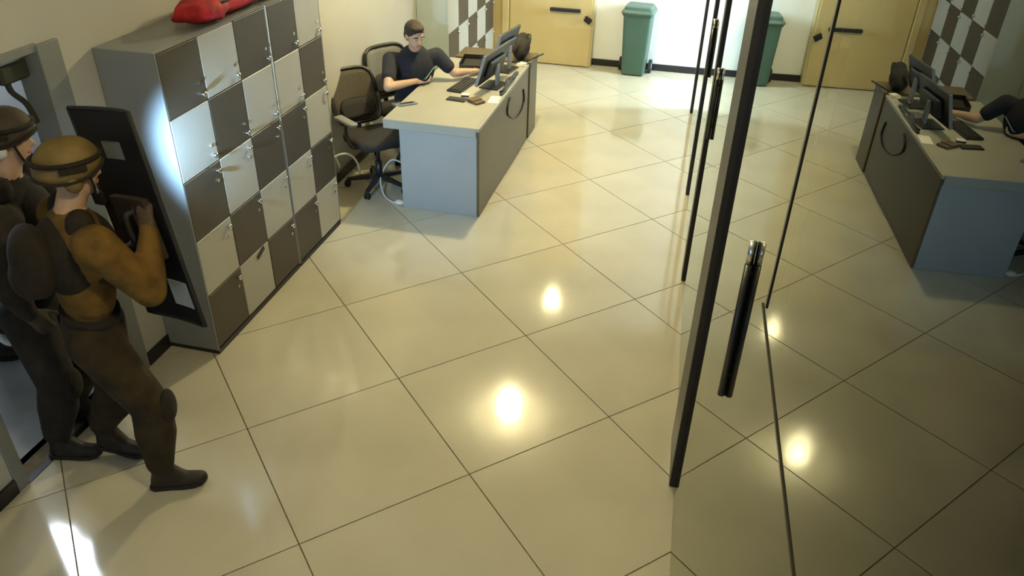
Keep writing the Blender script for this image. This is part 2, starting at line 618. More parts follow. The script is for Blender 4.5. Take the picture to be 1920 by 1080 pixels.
pull_handle(1.98, 1.44, 1.98, '')
pull_handle(4.75, 1.22, 1.66, '')
pull_handle(6.25, 1.16, 1.60, '')

# what lies beyond the glass and beyond the openings
tag(MB().box((0.62, -3, -0.09), (9, 8.8, -0.02)).build('ground_outside', m_dark_ground), 'dark paving outside the glass', kind='structure')
tag(MB().box((0.62, 8.8, -0.09), (2.3, 10.45, -0.004)).build('floor_side_corridor', m_tile), 'tiled floor of the side corridor', kind='structure')
tag(MB().box((2.1, 8.7, 0), (2.3, 10.45, CEIL)).box((0.45, 8.7, 0), (2.3, 8.8, CEIL)).box((0.3, 8.7, CEIL), (2.3, 10.45, CEIL + .1)).build('wall_side_corridor', m_wall_white), 'white walls of the lit side corridor', kind='structure')
tag(MB().box((-7.5, -1.2, -0.09), (XW - 0.12, 7, -0.004)).build('floor_yard', m_yard), 'pale grey paving beyond the side doorway', kind='structure')
tag(MB().box((-5.6, 4.35, 0), (XW - 0.12, 4.5, 2.9)).box((-5.75, -1.2, 0), (-5.6, 4.5, 2.9)).build('wall_yard', m_doorwhite), 'white wall beyond the side doorway', kind='structure')

# ------------------------------------------------------------------ ceiling downlights
for i, (x, y) in enumerate(LAMPS):
    t = thing('ceiling_downlight', ['round warm ceiling downlight above the reception desk', 'round warm ceiling downlight near the end wall', 'added warm ceiling light near the camera, brightens the near floor'][i], 'downlight', (x, y, CEIL), group='warm ceiling downlights')
    ring = []
    mb = MB()
    for r_, z in ((0.15, 0), (0.155, -0.018), (0.145, -0.026), (0.125, -0.02), (0.12, 0.0)):
        ring.append([(r_ * math.cos(2 * math.pi * k / 28), r_ * math.sin(2 * math.pi * k / 28), z) for k in range(28)])
    mb.rings(ring, cap=False)
    mb.build('ring', m_white_plastic, t, True)
    MB().cyl((0, 0, -0.012), (0, 0, -0.002), 0.119, seg=28).build('diffuser', m_lamp, t)
    ld = bpy.data.lights.new('downlight', 'POINT')
    ld.shadow_soft_size = 0.065
    ld.energy = LAMP_W[i]
    ld.color = WARM
    lo = bpy.data.objects.new('bulb', ld)
    lo.location = (0, 0, -0.12)
    lo.parent = t
    COL.objects.link(lo)

t = thing('wall_light', 'white rectangular wall light in the side corridor', 'wall light', (2.1, 9.3, 1.2))
MB().box((-0.06, -0.26, 0.0), (-0.001, 0.26, 1.0), 0.01).build('housing', m_white_plastic, t)
MB().box((-0.068, -0.23, 0.03), (-0.06, 0.23, 0.97)).build('diffuser', m_corr, t)
t = thing('flood_lamp', 'white floodlight on the wall beyond the side doorway', 'floodlight', (-4.5, 4.35, 2.6))
MB().box((-0.2, -0.52, -0.02), (0.2, -0.44, 0.2), 0.01, rot=(-0.6, 0, 0.65)).build('housing', m_plastic_grey, t)
MB().cyl((0, -0.45, 0.09), (0, -0.001, 0.09), 0.02).build('bracket', m_plastic_grey, t)

# ------------------------------------------------------------------ lockers
XL = -2.612       # front plane of the lockers
ROWZ = [0.045, 0.425, 0.79, 1.155, 1.515, 1.86]
_lock_cache = {}


def locker(name, label, y0, y1, ncol, first_dark, tag_door=None, detail=True, group='chequered lockers', body_m=None):
    """cabinet standing against the left wall, front at XL; columns run along +y"""
    t = thing(name, label, 'locker', (0, y0, 0), group=group)
    W = y1 - y0
    xb = XW + 0.004
    D = 0.016      # door thickness
    body = MB()
    body.box((xb, 0, 0.03), (XL - D - 0.004, W, 1.868), 0.003)
    body.box((XL - D - 0.004, 0, 0.03), (XL - 0.001, 0.008, 1.868))
    body.box((XL - D - 0.004, W - 0.008, 0.03), (XL - 0.001, W, 1.868))
    body.box((XL - D - 0.004, 0.008, 1.862), (XL - 0.001, W - 0.008, 1.868))
    body.build('body', body_m or m_lock_grey, t)
    MB().box((XL - D - 0.0038, 0.009, 0.04), (XL - D - 0.0005, W - 0.009, 1.862)).build('gap_shade_panel', m_gap_shade, t)  # dark sheet behind the doors, stands in for shade in the gaps
    MB().box((xb, 0.004, 0.0), (XL - 0.004, W - 0.004, 0.034), 0.002).build('plinth', m_black, t)
    cw = (W - 0.016) / ncol
    for c in range(ncol):
        for r in range(5):
            row_from_top = 4 - r
            dark = ((c + row_from_top) % 2 == 0) == first_dark
            z0, z1 = ROWZ[r] + 0.003, ROWZ[r + 1] - 0.003
            ya, yb = 0.008 + c * cw + 0.003, 0.008 + (c + 1) * cw - 0.003
            dr = MB().box((XL - D, ya, z0), (XL, yb, z1), 0.0025).build('door', m_lock_dark if dark else m_lock_light, t)
            low = row_from_top <= 1
            if tag_door == (c, row_from_top):
                MB().box((XL, yb - 0.16, z1 - 0.045), (XL + 0.006, yb - 0.06, z1 - 0.012), 0.002, rot=(0.35, 0, 0)).build('tag', m_black, dr)
                continue
            zk = z0 + 0.045 if low else z1 - 0.045
            zc = z0 + 0.105 if low else z1 - 0.105
            k = MB().cyl((XL, yb - 0.045, zk), (XL + 0.014, yb - 0.045, zk), 0.010, seg=12).cyl((XL + 0.014, yb - 0.045, zk), (XL + 0.026, yb - 0.045, zk), 0.016, 0.014, seg=12)
            k.build('knob', m_chrome, dr, True)
            if detail:
                MB().cyl((XL, yb - 0.052, zc), (XL + 0.008, yb - 0.052, zc), 0.010, seg=10).build('key_plate', m_chrome, dr)
                MB().box((XL + 0.008, yb - 0.0545, zc - 0.007), (XL + 0.0086, yb - 0.0495, zc + 0.007)).build('keyhole', m_black, dr)
    return t


L0, LM, L1 = 3.375, 4.478, 5.205
la = locker('locker_cabinet', 'grey and white chequered locker cabinet nearest the side doorway', L0, LM, 3, True, tag_door=(1, 4))
lb = locker('locker_cabinet', 'narrow two-column chequered locker cabinet beside the black mesh chair', LM + 0.012, L1, 2, True)
MB().box((XL - 0.02, -0.010, 1.13), (XL + 0.001, -0.001, 1.868)).build('trim_strip', m_trim, lb)
lc = locker('locker_cabinet', 'chequered locker cabinet behind the seated person, against the end wall', 8.16, 10.08, 5, False, detail=False, body_m=m_lock_lit)

# ------------------------------------------------------------------ reception desk
DX0, DX1, DY0, DY1, DZ = -2.235, -1.565, 5.625, 7.43, 0.775
t = thing('reception_desk', 'long grey reception desk with a pale worktop', 'desk', (0, 0, 0))
MB().box((DX0, DY0, 0.0), (DX1 - 0.02, DY0 + 0.028, 0.695), 0.003).build('end_panel', m_desk, t)
MB().box((DX0, DY1 - 0.03, 0.0), (DX1 - 0.02, DY1 - 0.002, 0.695), 0.003).build('end_panel', m_desk, t)
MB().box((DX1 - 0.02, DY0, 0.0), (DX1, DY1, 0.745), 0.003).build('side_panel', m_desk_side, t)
wt = MB().box((-2.365, DY0 - 0.012, 0.697), (DX1 - 0.0205, DY1, DZ), 0.004)
wt.build('worktop', m_top, t)
MB().box((DX1 - 0.02, DY0 - 0.012, 0.746), (DX1 + 0.004, DY1, DZ), 0.003).build('worktop_edge', m_top, t)
MB().tube([(DX1 + 0.006, 7.20, 0.60), (DX1 + 0.007, 7.24, 0.48), (DX1 + 0.007, 7.10, 0.405), (DX1 + 0.007, 6.85, 0.43), (DX1 + 0.007, 6.58, 0.56), (DX1 + 0.007, 6.56, 0.64), (DX1 + 0.006, 6.66, 0.69)], 0.007).build('cable_loop', m_black, t, True)
t2 = thing('side_cabinet', 'narrow grey cabinet closing the far end of the reception desk', 'cabinet', (0, 0, 0))
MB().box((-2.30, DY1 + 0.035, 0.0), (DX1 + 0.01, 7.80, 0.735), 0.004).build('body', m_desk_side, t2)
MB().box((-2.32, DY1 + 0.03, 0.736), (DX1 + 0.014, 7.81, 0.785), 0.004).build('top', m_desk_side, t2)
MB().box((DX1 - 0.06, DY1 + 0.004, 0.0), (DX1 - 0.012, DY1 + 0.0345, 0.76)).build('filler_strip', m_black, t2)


# ------------------------------------------------------------------ office chairs
def office_chair(label, loc, rz, grey=False, tilt=0.18, arms=True):
    t = thing('office_chair', label, 'chair', (*loc, 0), rz, group='office chairs at the desk')
    # local: faces +x
    fab = m_fabric_black
    for k in range(5):
        a = 2 * math.pi * k / 5 + 0.3
        e = Vector((math.cos(a), math.sin(a), 0))
        p = Vector((-e.y, e.x, 0))
        lg = MB()
        r0 = [e * 0.03 + p * 0.022 + Vector((0, 0, 0.12)), e * 0.03 - p * 0.022 + Vector((0, 0, 0.12)), e * 0.03 - p * 0.022 + Vector((0, 0, 0.08)), e * 0.03 + p * 0.022 + Vector((0, 0, 0.08))]
        r1 = [e * 0.29 + p * 0.014 + Vector((0, 0, 0.078)), e * 0.29 - p * 0.014 + Vector((0, 0, 0.078)), e * 0.29 - p * 0.014 + Vector((0, 0, 0.056)), e * 0.29 + p * 0.014 + Vector((0, 0, 0.056))]
        lg.rings([r0, r1])
        o = lg.build('base_leg', m_plastic_black, t)
        c = MB()
        for s in (-1, 1):
            q = e * 0.285 + p * 0.012 * s + Vector((0, 0, 0.028))
            c.cyl(q + p * 0.009 * s, q - p * 0.004 * s, 0.028, seg=14)
        c.cyl(e * 0.285 + Vector((0, 0, 0.028)), e * 0.285 + Vector((0, 0, 0.062)), 0.006, seg=8)
        c.build('caster', m_rubber, o, True)
    MB().cyl((0, 0, 0.07), (0, 0, 0.24), 0.03).cyl((0, 0, 0.24), (0, 0, 0.40), 0.018).build('gas_lift', m_plastic_black, t, True)
    MB().box((-0.12, -0.09, 0.385), (0.10, 0.09, 0.425), 0.01).build('tilt_plate', m_plastic_black, t)
    st = []
    for z, k in ((0.425, 0.90), (0.435, 0.98), (0.465, 1.0), (0.485, 0.96), (0.492, 0.80)):
        st.append([(0.24 * k * math.copysign(abs(math.cos(u)) ** 0.45, math.cos(u)), 0.245 * k * math.copysign(abs(math.sin(u)) ** 0.45, math.sin(u)), z) for u in [2 * math.pi * i / 32 for i in range(32)]])
    MB().rings(st).build('seat', fab, t, True)
    # back: rounded frame with mesh, leaning backwards
    def bp(v, h):      # v across, h up
        return Vector((-0.24 - math.sin(tilt) * h - 0.05 * (1 - (v / 0.24) ** 2) * 1.0 + 0.03, v, 0.52 + math.cos(tilt) * h))
    H_ = 0.47
    outline = []
    for i in range(40):
        u = 2 * math.pi * i / 40
        cv = math.copysign(abs(math.cos(u)) ** 0.42, math.cos(u))
        sv = math.copysign(abs(math.sin(u)) ** 0.42, math.sin(u))
        h = H_ / 2 + sv * H_ / 2
        v = cv * (0.215 + 0.02 * (h / H_))
        outline.append((v, h))
    pts = [bp(v, h) for v, h in outline]
    fr = MB()
    fr.tube(pts + [pts[0]], 0.017, seg=8, sub=1)
    fr.build('back_frame', m_plastic_black, t, True)
    me = MB()
    gridv = []
    for b_ in range(9):
        row = []
        for a_ in range(9):
            sv, cv = -1 + 2 * b_ / 8, -1 + 2 * a_ / 8
            h = H_ / 2 + sv * H_ / 2 * (0.985 if abs(cv) < 0.95 else 0.93)
            row.append(me.bm.verts.new(bp(cv * (0.21 + 0.02 * h / H_) * (1 if abs(sv) < 0.95 else 0.94), h)))
        gridv.append(row)
    for b_ in range(8):
        for a_ in range(8):
            me.bm.faces.new((gridv[b_][a_], gridv[b_][a_ + 1], gridv[b_ + 1][a_ + 1], gridv[b_ + 1][a_]))
    mo = me.build('back_mesh', m_mesh if not grey else mat('grey_mesh', (0.20, 0.20, 0.19), rough=0.7, noise=0.1, scale=60), t, True)
    sd = mo.modifiers.new('s', 'SOLIDIFY'); sd.thickness = 0.006
    lum = []
    for h, k in ((0.06, 0.8), (0.09, 1.0), (0.17, 1.0), (0.22, 0.75)):
        lum.append([bp(0.17 * k * math.cos(u), h) + Vector((0.028 + 0.022 * math.sin(u), 0, 0)) for u in [2 * math.pi * i / 16 for i in range(16)]])
    MB().rings(lum).build('lumbar_pad', m_fabric_black, t, True)
    MB().tube([(-0.08, 0, 0.405), (-0.22, 0, 0.41), (-0.285, 0, 0.47), bp(0, 0.12) + Vector((-0.03, 0, 0))], 0.022, seg=8).build('back_bracket', m_plastic_black, t, True)
    if arms:
        for s in (-1, 1):
            a = MB().tube([(0.05, 0.20 * s, 0.43), (0.04, 0.275 * s, 0.45), (-0.01, 0.285 * s, 0.56), (0.0, 0.285 * s, 0.655)], 0.014, seg=8)
            ao = a.build('arm_post', m_plastic_black, t, True)
            MB().box((-0.13, 0.285 * s - 0.04, 0.655), (0.14, 0.285 * s + 0.04, 0.682), 0.012, seg=2).build('arm_pad', m_plastic_grey, ao, True)
    return t


office_chair('empty black mesh office chair in front of the desk gap', (-2.58, 5.97), R(-36), tilt=0.46)
office_chair('grey-backed office chair under the seated person', (-2.60, 6.72), R(-32), grey=True, tilt=0.12, arms=False)

# ------------------------------------------------------------------ wheeled bin
t = thing('wheelie_bin', 'green wheeled rubbish bin against the white wall', 'bin', (-0.745, 10.05, 0), R(-4))


def rrect(w, d, z, cx_=0.0, cy_=0.0, p=0.18):
    return [(cx_ + w / 2 * math.copysign(abs(math.cos(u)) ** p, math.cos(u)), cy_ + d / 2 * math.copysign(abs(math.sin(u)) ** p, math.sin(u)), z) for u in [2 * math.pi * (i + 0.5) / 32 for i in range(32)]]


MB().rings([rrect(0.27, 0.23, 0.012), rrect(0.285, 0.25, 0.03), rrect(0.345, 0.31, 0.70), rrect(0.35, 0.32, 0.735), rrect(0.375, 0.34, 0.74), rrect(0.375, 0.34, 0.765)]).build('body', m_bin, t)
lid = MB().rings([rrect(0.40, 0.37, 0.766, 0, -0.004), rrect(0.405, 0.375, 0.782, 0, -0.004), rrect(0.37, 0.34, 0.805), rrect(0.34, 0.31, 0.812), rrect(0.335, 0.305, 0.838), rrect(0.29, 0.26, 0.85)]).build('lid', m_bin_lid, t)
MB().tube([(-0.15, 0.17, 0.77), (-0.15, 0.205, 0.80), (0, 0.208, 0.805), (0.15, 0.205, 0.80), (0.15, 0.17, 0.77)], 0.012).build('handle', m_bin_lid, t, True)
MB().cyl((-0.2, 0.12, 0.085), (0.2, 0.12, 0.085), 0.01, seg=10).build('axle', m_rubber, t)
for s in (-1, 1):
    w = MB().cyl((0.17 * s, 0.105, 0.085), (0.205 * s, 0.105, 0.085), 0.083, seg=24).build('wheel', m_rubber, t)
    MB().cyl((0.205 * s, 0.105, 0.085), (0.209 * s, 0.105, 0.085), 0.04, seg=16).build('hub', m_plastic_grey, w)


# ------------------------------------------------------------------ things on the desk
def monitor(label, loc, rz, w=0.54, h=0.32, zc=0.30):
    t = thing('monitor', label, 'monitor', (*loc, DZ), rz, group='monitors on the desk')
    # local: screen faces -x
    MB().box((-0.09, -0.12, 0.0), (0.09, 0.12, 0.012), 0.004).build('foot', m_plastic_black, t)
    MB().box((0.028, -0.03, 0.012), (0.052, 0.03, zc + 0.0), 0.005).build('stand', m_plastic_grey, t)
    tl = 0.30
    s = MB().box((-0.012, -w / 2, zc - h / 2), (0.012, w / 2, zc + h / 2), 0.005, rot=(0, tl, 0)).box((0.010, -w * 0.30, zc - h * 0.30), (0.040, w * 0.30, zc + h * 0.22), 0.010, rot=(0, tl, 0), piv=(0, 0, zc)).build('casing', m_plastic_black, t)
    MB().box((-0.0135, -w / 2 + 0.012, zc - h / 2 + 0.018), (-0.0122, w / 2 - 0.012, zc + h / 2 - 0.012), rot=(0, tl, 0), piv=(0, 0, zc)).build('screen', m_screen, t)
    MB().box((-0.013, -w / 2 - 0.002, zc - h / 2), (0.013, -w / 2 + 0.006, zc + h / 2), 0.002, rot=(0, tl, 0), piv=(0, 0, zc)).build('edge_trim', m_plastic_grey, t)
    return t


monitor('black monitor at the front of the desk, its back to the lobby', (-1.73, 6.69), R(-8), w=0.58, h=0.29, zc=0.205)
monitor('black monitor standing further back, beside the dark bag', (-1.74, 7.19), R(-10), w=0.46, h=0.30, zc=0.235)


def flat_box(name, label, cat, c, size, rz, m, bev=0.004, z=DZ, parts=None):
    t = thing(name, label, cat, (c[0], c[1], z), rz)
    MB().box((-size[0] / 2, -size[1] / 2, 0), (size[0] / 2, size[1] / 2, size[2]), bev).build('body', m, t)
    if parts:
        for nm, a, b, mm in parts:
            MB().box(a, b).build(nm, mm, t)
    return t


kb = thing('keyboard', 'black keyboard in front of the nearer monitor', 'keyboard', (-1.985, 6.60, DZ), R(-8))
MB().box((-0.07, -0.20, 0), (0.07, 0.20, 0.018), 0.005).build('case', m_plastic_black, kb)
for r_ in range(4):
    MB().box((-0.058 + r_ * 0.03, -0.185, 0.018), (-0.034 + r_ * 0.03, 0.185, 0.024), 0.002).build('key_row', m_plastic_grey if r_ == 9 else m_rubber, kb)
ms = thing('mouse', 'small black mouse behind the nearer monitor beside the hand', 'mouse', (-1.86, 7.00, DZ), R(10))
MB().rings([[(0.055 * k * math.cos(u), 0.032 * k * math.sin(u), z) for u in [2 * math.pi * i / 18 for i in range(18)]] for z, k in ((0, 0.95), (0.01, 1.0), (0.024, 0.82), (0.033, 0.45), (0.035, 0.1))]).build('shell', m_plastic_black, ms, True)
MB().cyl((-0.03, -0.004, 0.027), (-0.03, 0.004, 0.027), 0.009, seg=10).build('wheel', m_rubber, ms)
flat_box('card_box', 'small white card box in front of the monitors', 'box', (-1.885, 6.335, DZ), (0.07, 0.05, 0.022), R(8), m_paper, parts=[('dark_side', (-0.0352, -0.0257, 0.002), (0.0352, -0.0251, 0.016), m_plastic_black)])
flat_box('phone', 'black phone lying nearest the desk edge', 'phone', (-1.93, 6.225, DZ), (0.17, 0.085, 0.012), R(-6), m_plastic_black, parts=[('screen', (-0.08, -0.038, 0.012), (0.08, 0.038, 0.0128), m_rubber)])
flat_box('wallet', 'brown leather wallet lying by the desk edge', 'wallet', (-1.755, 6.215, DZ), (0.13, 0.10, 0.02), R(-35), m_brown, parts=[('flap', (-0.066, -0.052, 0.02), (0.02, 0.052, 0.026), m_brown)])
flat_box('remote_control', 'dark grey remote control at the person\'s side of the desk', 'remote', (-2.285, 5.985, DZ), (0.05, 0.16, 0.016), R(-50), m_plastic_grey, parts=[('button_pad', (-0.018, -0.07, 0.016), (0.018, 0.05, 0.018), m_plastic_black)])
flat_box('paper_sheet', 'white papers at the desk edge in front of the nearer monitor', 'paper', (-1.622, 6.32, DZ), (0.09, 0.18, 0.004), R(4), m_paper, 0.001)
tr = thing('document_tray', 'black document tray at the back of the desk', 'tray', (-2.06, 7.22, DZ), R(8))
MB().box((-0.12, -0.15, 0), (0.12, 0.15, 0.008), 0.002).build('bottom', m_plastic_black, tr)
for a, b in (((-0.12, -0.15, 0.008), (-0.112, 0.15, 0.07)), ((0.112, -0.15, 0.008), (0.12, 0.15, 0.07)), ((-0.112, 0.142, 0.008), (0.112, 0.15, 0.07)), ((-0.112, -0.15, 0.008), (0.112, -0.142, 0.05))):
    MB().box(a, b, 0.002).build('side', m_plastic_black, tr)
MB().box((-0.10, -0.13, 0.0085), (0.10, 0.13, 0.03), 0.002).build('folder', m_fabric_black, tr)
bg = thing('bag', 'dark bag slumped at the far end of the desk', 'bag', (-1.68, 7.60, 0.785), R(10))
bmesh_ = blob([('e', (0, 0, 0.10), (0.085, 0.15, 0.10), None, 0), ('e', (0.01, 0.06, 0.15), (0.07, 0.09, 0.08), None, 0), ('e', (-0.01, -0.07, 0.08), (0.075, 0.10, 0.075), None, 0)], 0.012, 3)
link('pouch', bmesh_, [m_fabric_black], bg)
MB().tube([(0.06, -0.10, 0.10), (0.085, -0.06, 0.18), (0.08, 0.03, 0.215), (0.05, 0.10, 0.20)], 0.009).build('strap', m_fabric_black, bg, True)
pp = thing('paper_bundle', 'crumpled white papers beside the dark bag', 'paper', (-1.62, 7.38, DZ), 0)
MB().box((-0.05, -0.05, 0), (0.04, 0.04, 0.012), 0.002, rot=(0, 0, 0.2)).build('sheet', m_paper, pp)
MB().box((-0.03, -0.04, 0.0122), (0.04, 0.03, 0.026), 0.002, rot=(0, 0, -0.3)).build('sheet', m_paper, pp)
cb = thing('cable_bundle', 'tangled black cables behind the monitors', 'cable', (0, 0, 0))
MB().tube([(-1.615, 6.50, DZ + 0.013), (-1.600, 6.60, DZ + 0.02), (-1.612, 6.75, DZ + 0.05), (-1.595, 6.90, DZ + 0.03), (-1.605, 7.00, DZ + 0.02), (-1.60, 7.10, DZ + 0.013)], 0.012).build('cable', m_plastic_black, cb, True)
MB().tube([(-1.60, 6.44, DZ + 0.010), (-1.585, 6.52, DZ + 0.012), (-1.59, 6.70, DZ + 0.03), (-1.585, 6.85, DZ + 0.06), (-1.60, 7.02, DZ + 0.040)], 0.009).build('cable', m_plastic_black, cb, True)
rd = thing('metal_rod', 'thin black rod sticking out past the desk end', 'rod', (0, 0, 0))
MB().cyl((-1.60, 7.45, 0.795), (-1.46, 7.62, 0.835), 0.008, seg=8).cyl((-1.615, 7.43, 0.793), (-1.60, 7.45, 0.797), 0.011, seg=8).build('rod', m_black, rd, True)
# under the desk
flat_box('storage_box', 'olive box standing under the desk worktop', 'box', (-2.06, 6.02, 0), (0.16, 0.20, 0.26), R(10), m_olive_box, z=0.0, parts=[('lid', (-0.084, -0.104, 0.26), (0.084, 0.104, 0.285), m_olive_box)])
ca = thing('white_cable', 'white cable looping on the floor under the desk', 'cable', (0, 0, 0))
MB().tube([(-2.26, 5.66, 0.012), (-2.36, 5.68, 0.010), (-2.48, 5.80, 0.012), (-2.56, 5.95, 0.10), (-2.50, 6.05, 0.22), (-2.38, 6.0, 0.24), (-2.25, 5.92, 0.25)], 0.008).build('cable', m_white_plastic, ca, True)
MB().ell((-2.28, 5.665, 0.022), (0.045, 0.035, 0.022)).build('adapter', m_white_plastic, ca, True)
cc = thing('white_hose', 'white curved hose hooked beside the mesh chair', 'hose', (0, 0, 0))
MB().tube([(-2.93, 5.62, 0.0), (-2.93, 5.63, 0.22), (-2.90, 5.66, 0.32), (-2.82, 5.72, 0.37), (-2.74, 5.76, 0.36), (-2.69, 5.78, 0.28), (-2.68, 5.78, 0.20)], 0.010).build('hose', m_white_plastic, cc, True)

# red cloth bag on top of the lockers
rb = thing('red_bag', 'crumpled red cloth bag on top of the lockers', 'bag', (-2.74, 4.28, 1.889))
rr = random.Random(11)
rprims = [('e', (0, 0.02, 0.055), (0.125, 0.50, 0.072), None, 0), ('e', (0.03, 0.40, 0.065), (0.11, 0.17, 0.078), None, 0), ('e', (0.02, -0.28, 0.055), (0.12, 0.2, 0.07), None, 0)]
for k in range(16):
    a_, b_, c_2 = rr.uniform(0.04, 0.075), rr.uniform(0.06, 0.13), rr.uniform(0.03, 0.045)
    rprims.append(('e', (rr.uniform(-0.05, 0.060), -0.40 + 0.060 * k, rr.uniform(c_2, 0.085)), (a_, b_, c_2), (rr.uniform(-.4, .4), rr.uniform(-.4, .4), rr.uniform(-1, 1)), 0))
rm = blob(rprims, 0.010, 4)
link('cloth', rm, [m_red], rb)
MB().tube([(0.095, -0.32, 0.06), (0.125, -0.2, 0.09), (0.12, 0.02, 0.10), (0.12, 0.2, 0.08)], 0.008).build('strap', m_black, rb, True)

# white door leaf swung out beyond the side doorway
wd = thing('open_door', 'white door leaf swung outwards beyond the side doorway', 'door', (XW - 0.14, D1 + 0.05, 0), R(150))
MB().box((0.0, -0.02, 0.01), (0.85, 0.02, 1.93), 0.003).build('leaf', m_doorwhite, wd)
MB().box((0.70, -0.075, 1.55), (0.80, -0.0205, 1.70), 0.01).build('closer_box', m_olive, wd)
MB().cyl((0.76, -0.02, 1.02), (0.76, -0.06, 1.02), 0.012).cyl((0.76, -0.06, 1.02), (0.64, -0.06, 1.02), 0.010).build('lever', m_olive, wd)


# ------------------------------------------------------------------ people
def V(*a):
    return Vector(a)


def lerp(a, b, t):
    return a + (b - a) * t


def hand_prims(wrist, d, palm_n, side, t, curl=0.6, size=1.0):
    """palm and five bent fingers; d = pointing direction, palm_n = palm normal, side = direction of the thumb"""
    d, palm_n = d.normalized(), palm_n.normalized()
    w = side - d * side.dot(d)
    w.normalize()
    palm_n = (palm_n - d * palm_n.dot(d) - w * palm_n.dot(w)).normalized()
    s = size
    pr = []
    knuck = wrist + d * 0.085 * s
    for k in (-1, 0, 1):
        pr.append(('c', wrist + w * 0.012 * k * s, 0.017 * s, knuck + w * 0.024 * k * s, 0.014 * s, t))
    for k, ln in zip((1.35, 0.45, -0.45, -1.35), (0.070, 0.080, 0.074, 0.058)):
        p = knuck + w * 0.021 * k * s
        ang = 0.0
        for q, fr in enumerate((0.45, 0.32, 0.23)):
            ang += curl * (0.6 if q == 0 else 0.9)
            dd = d * math.cos(ang) + palm_n * math.sin(ang)
            n = p + dd * ln * fr * s
            pr.append(('c', p, (0.0092 - q * 0.0008) * s, n, (0.0088 - q * 0.0010) * s, t))
            p = n
    p = wrist + d * 0.025 * s + w * 0.024 * s
    for q, (a, ln) in enumerate(((0.75, 0.042), (0.45, 0.032), (0.2, 0.026))):
        dd = (d * math.cos(a) + w * math.sin(a) + palm_n * 0.35).normalized()
        n = p + dd * ln * s
        pr.append(('c', p, (0.0125 - q * 0.0015) * s, n, (0.0110 - q * 0.0015) * s, t))
        p = n
    return pr


def head_prims(c, f, u, t, jaw=True):
    """skull, jaw, nose, ears, brow; c = centre of the head, f = facing, u = up"""
    f, u = f.normalized(), u.normalized()
    l = u.cross(f).normalized()
    f = l.cross(u).normalized()
    rot = Matrix((f, l, u)).transposed().to_euler()
    g = lambda a, b, h: c + f * a + l * b + u * h
    pr = [('e', g(-0.008, 0, 0.025), (0.096, 0.076, 0.092), rot, t),
          ('e', g(0.018, 0, -0.040), (0.070, 0.062, 0.072), rot, t),
          ('e', g(0.052, 0, -0.092), (0.026, 0.030, 0.020), rot, t),
          ('c', g(0.085, 0, 0.010), 0.009, g(0.102, 0, -0.028), 0.013, t),
          ('e', g(0.078, 0, 0.022), (0.014, 0.046, 0.010), rot, t),
          ('e', g(-0.005, 0.078, -0.008), (0.018, 0.008, 0.030), rot, t),
          ('e', g(-0.005, -0.078, -0.008), (0.018, 0.008, 0.030), rot, t),
          ('c', g(0.074, 0.016, -0.058), 0.009, g(0.074, -0.016, -0.058), 0.009, t)]
    return pr, g, rot


def face_parts(g, rot, parent):
    for s in (-1, 1):
        e = MB().ell(g(0.077, 0.031 * s, 0.0), (0.010, 0.014, 0.010), rot).build('eye', m_eye, parent, True)
        MB().ell(g(0.0855, 0.031 * s, 0.0), (0.003, 0.006, 0.006), rot).build('pupil', m_pupil, e, True)
        MB().tube([g(0.090, 0.014 * s, 0.022), g(0.091, 0.032 * s, 0.027), g(0.083, 0.050 * s, 0.020)], 0.0042, seg=6).build('eyebrow', m_hair, parent, True)
    MB().tube([g(0.078, 0.024, -0.060), g(0.086, 0.008, -0.057), g(0.086, -0.008, -0.057), g(0.078, -0.024, -0.060)], 0.0055, seg=6).build('mouth', m_lip, parent, True)


# --- person seated at the desk
pm = thing('person', 'seated person in a dark short-sleeved shirt holding a phone at the desk', 'person', (0, 0, 0))
RS, LS = V(-2.60, 6.44, 1.00), V(-2.255, 6.69, 1.00)      # shoulders (picture left, picture right)
mid = (RS + LS) / 2
across = (LS - RS).normalized()
fwd = V(across.y, -across.x, 0).normalized()
pel = mid - fwd * 0.06 + V(0, 0, -0.47) - fwd * 0.04
pel.z = 0.56
chest = mid - fwd * 0.0 + V(0, 0, -0.08)
neck = mid + V(0, 0, 0.045) + fwd * 0.015
headc = mid + V(0, 0, 0.205) + fwd * 0.055
RE, RWr = V(-2.525, 6.16, 0.845), V(-2.375, 6.46, 0.825)
LE, LWr = V(-2.10, 6.72, 0.845), V(-1.99, 6.90, 0.825)
hips = across * 0.085
tr_b = fwd
kneeR, kneeL = pel - hips * 1.3 + fwd * 0.42 + V(0, 0, -0.02), pel + hips * 1.0 + fwd * 0.43 + V(0, 0, -0.02)
footR, footL = V(kneeR.x, kneeR.y, 0.075) - fwd * 0.05, V(kneeL.x, kneeL.y, 0.075) - fwd * 0.08
S, C_, T_ = 0, 1, 2     # skin, shirt (under), trousers
pr = []
hp, hg, hrot = head_prims(headc, fwd * 0.9 + V(0.25, 0.0, -0.42), V(0, 0, 1) + fwd * 0.25, S)
pr += hp
pr += [('c', neck, 0.052, headc - V(0, 0, 0.05), 0.050, S)]
rt_ = Matrix((fwd, across, V(0, 0, 1))).transposed().to_euler()
pr += [('e', chest, (0.115, 0.175, 0.20), rt_, C_), ('e', (chest + pel) / 2, (0.115, 0.15, 0.20), rt_, C_), ('e', pel, (0.125, 0.165, 0.13), rt_, T_)]
pr += [('c', RS + across * 0.04, 0.060, mid - V(0, 0, 0.03), 0.055, C_), ('c', LS - across * 0.04, 0.060, mid - V(0, 0, 0.03), 0.055, C_)]
for sh, el, wr in ((RS, RE, RWr), (LS, LE, LWr)):
    pr += [('c', sh, 0.060, lerp(sh, el, 0.5), 0.050, C_), ('c', lerp(sh, el, 0.5), 0.046, el, 0.039, S), ('c', el, 0.039, lerp(el, wr, 0.35), 0.039, S), ('c', lerp(el, wr, 0.35), 0.039, wr, 0.024, S)]
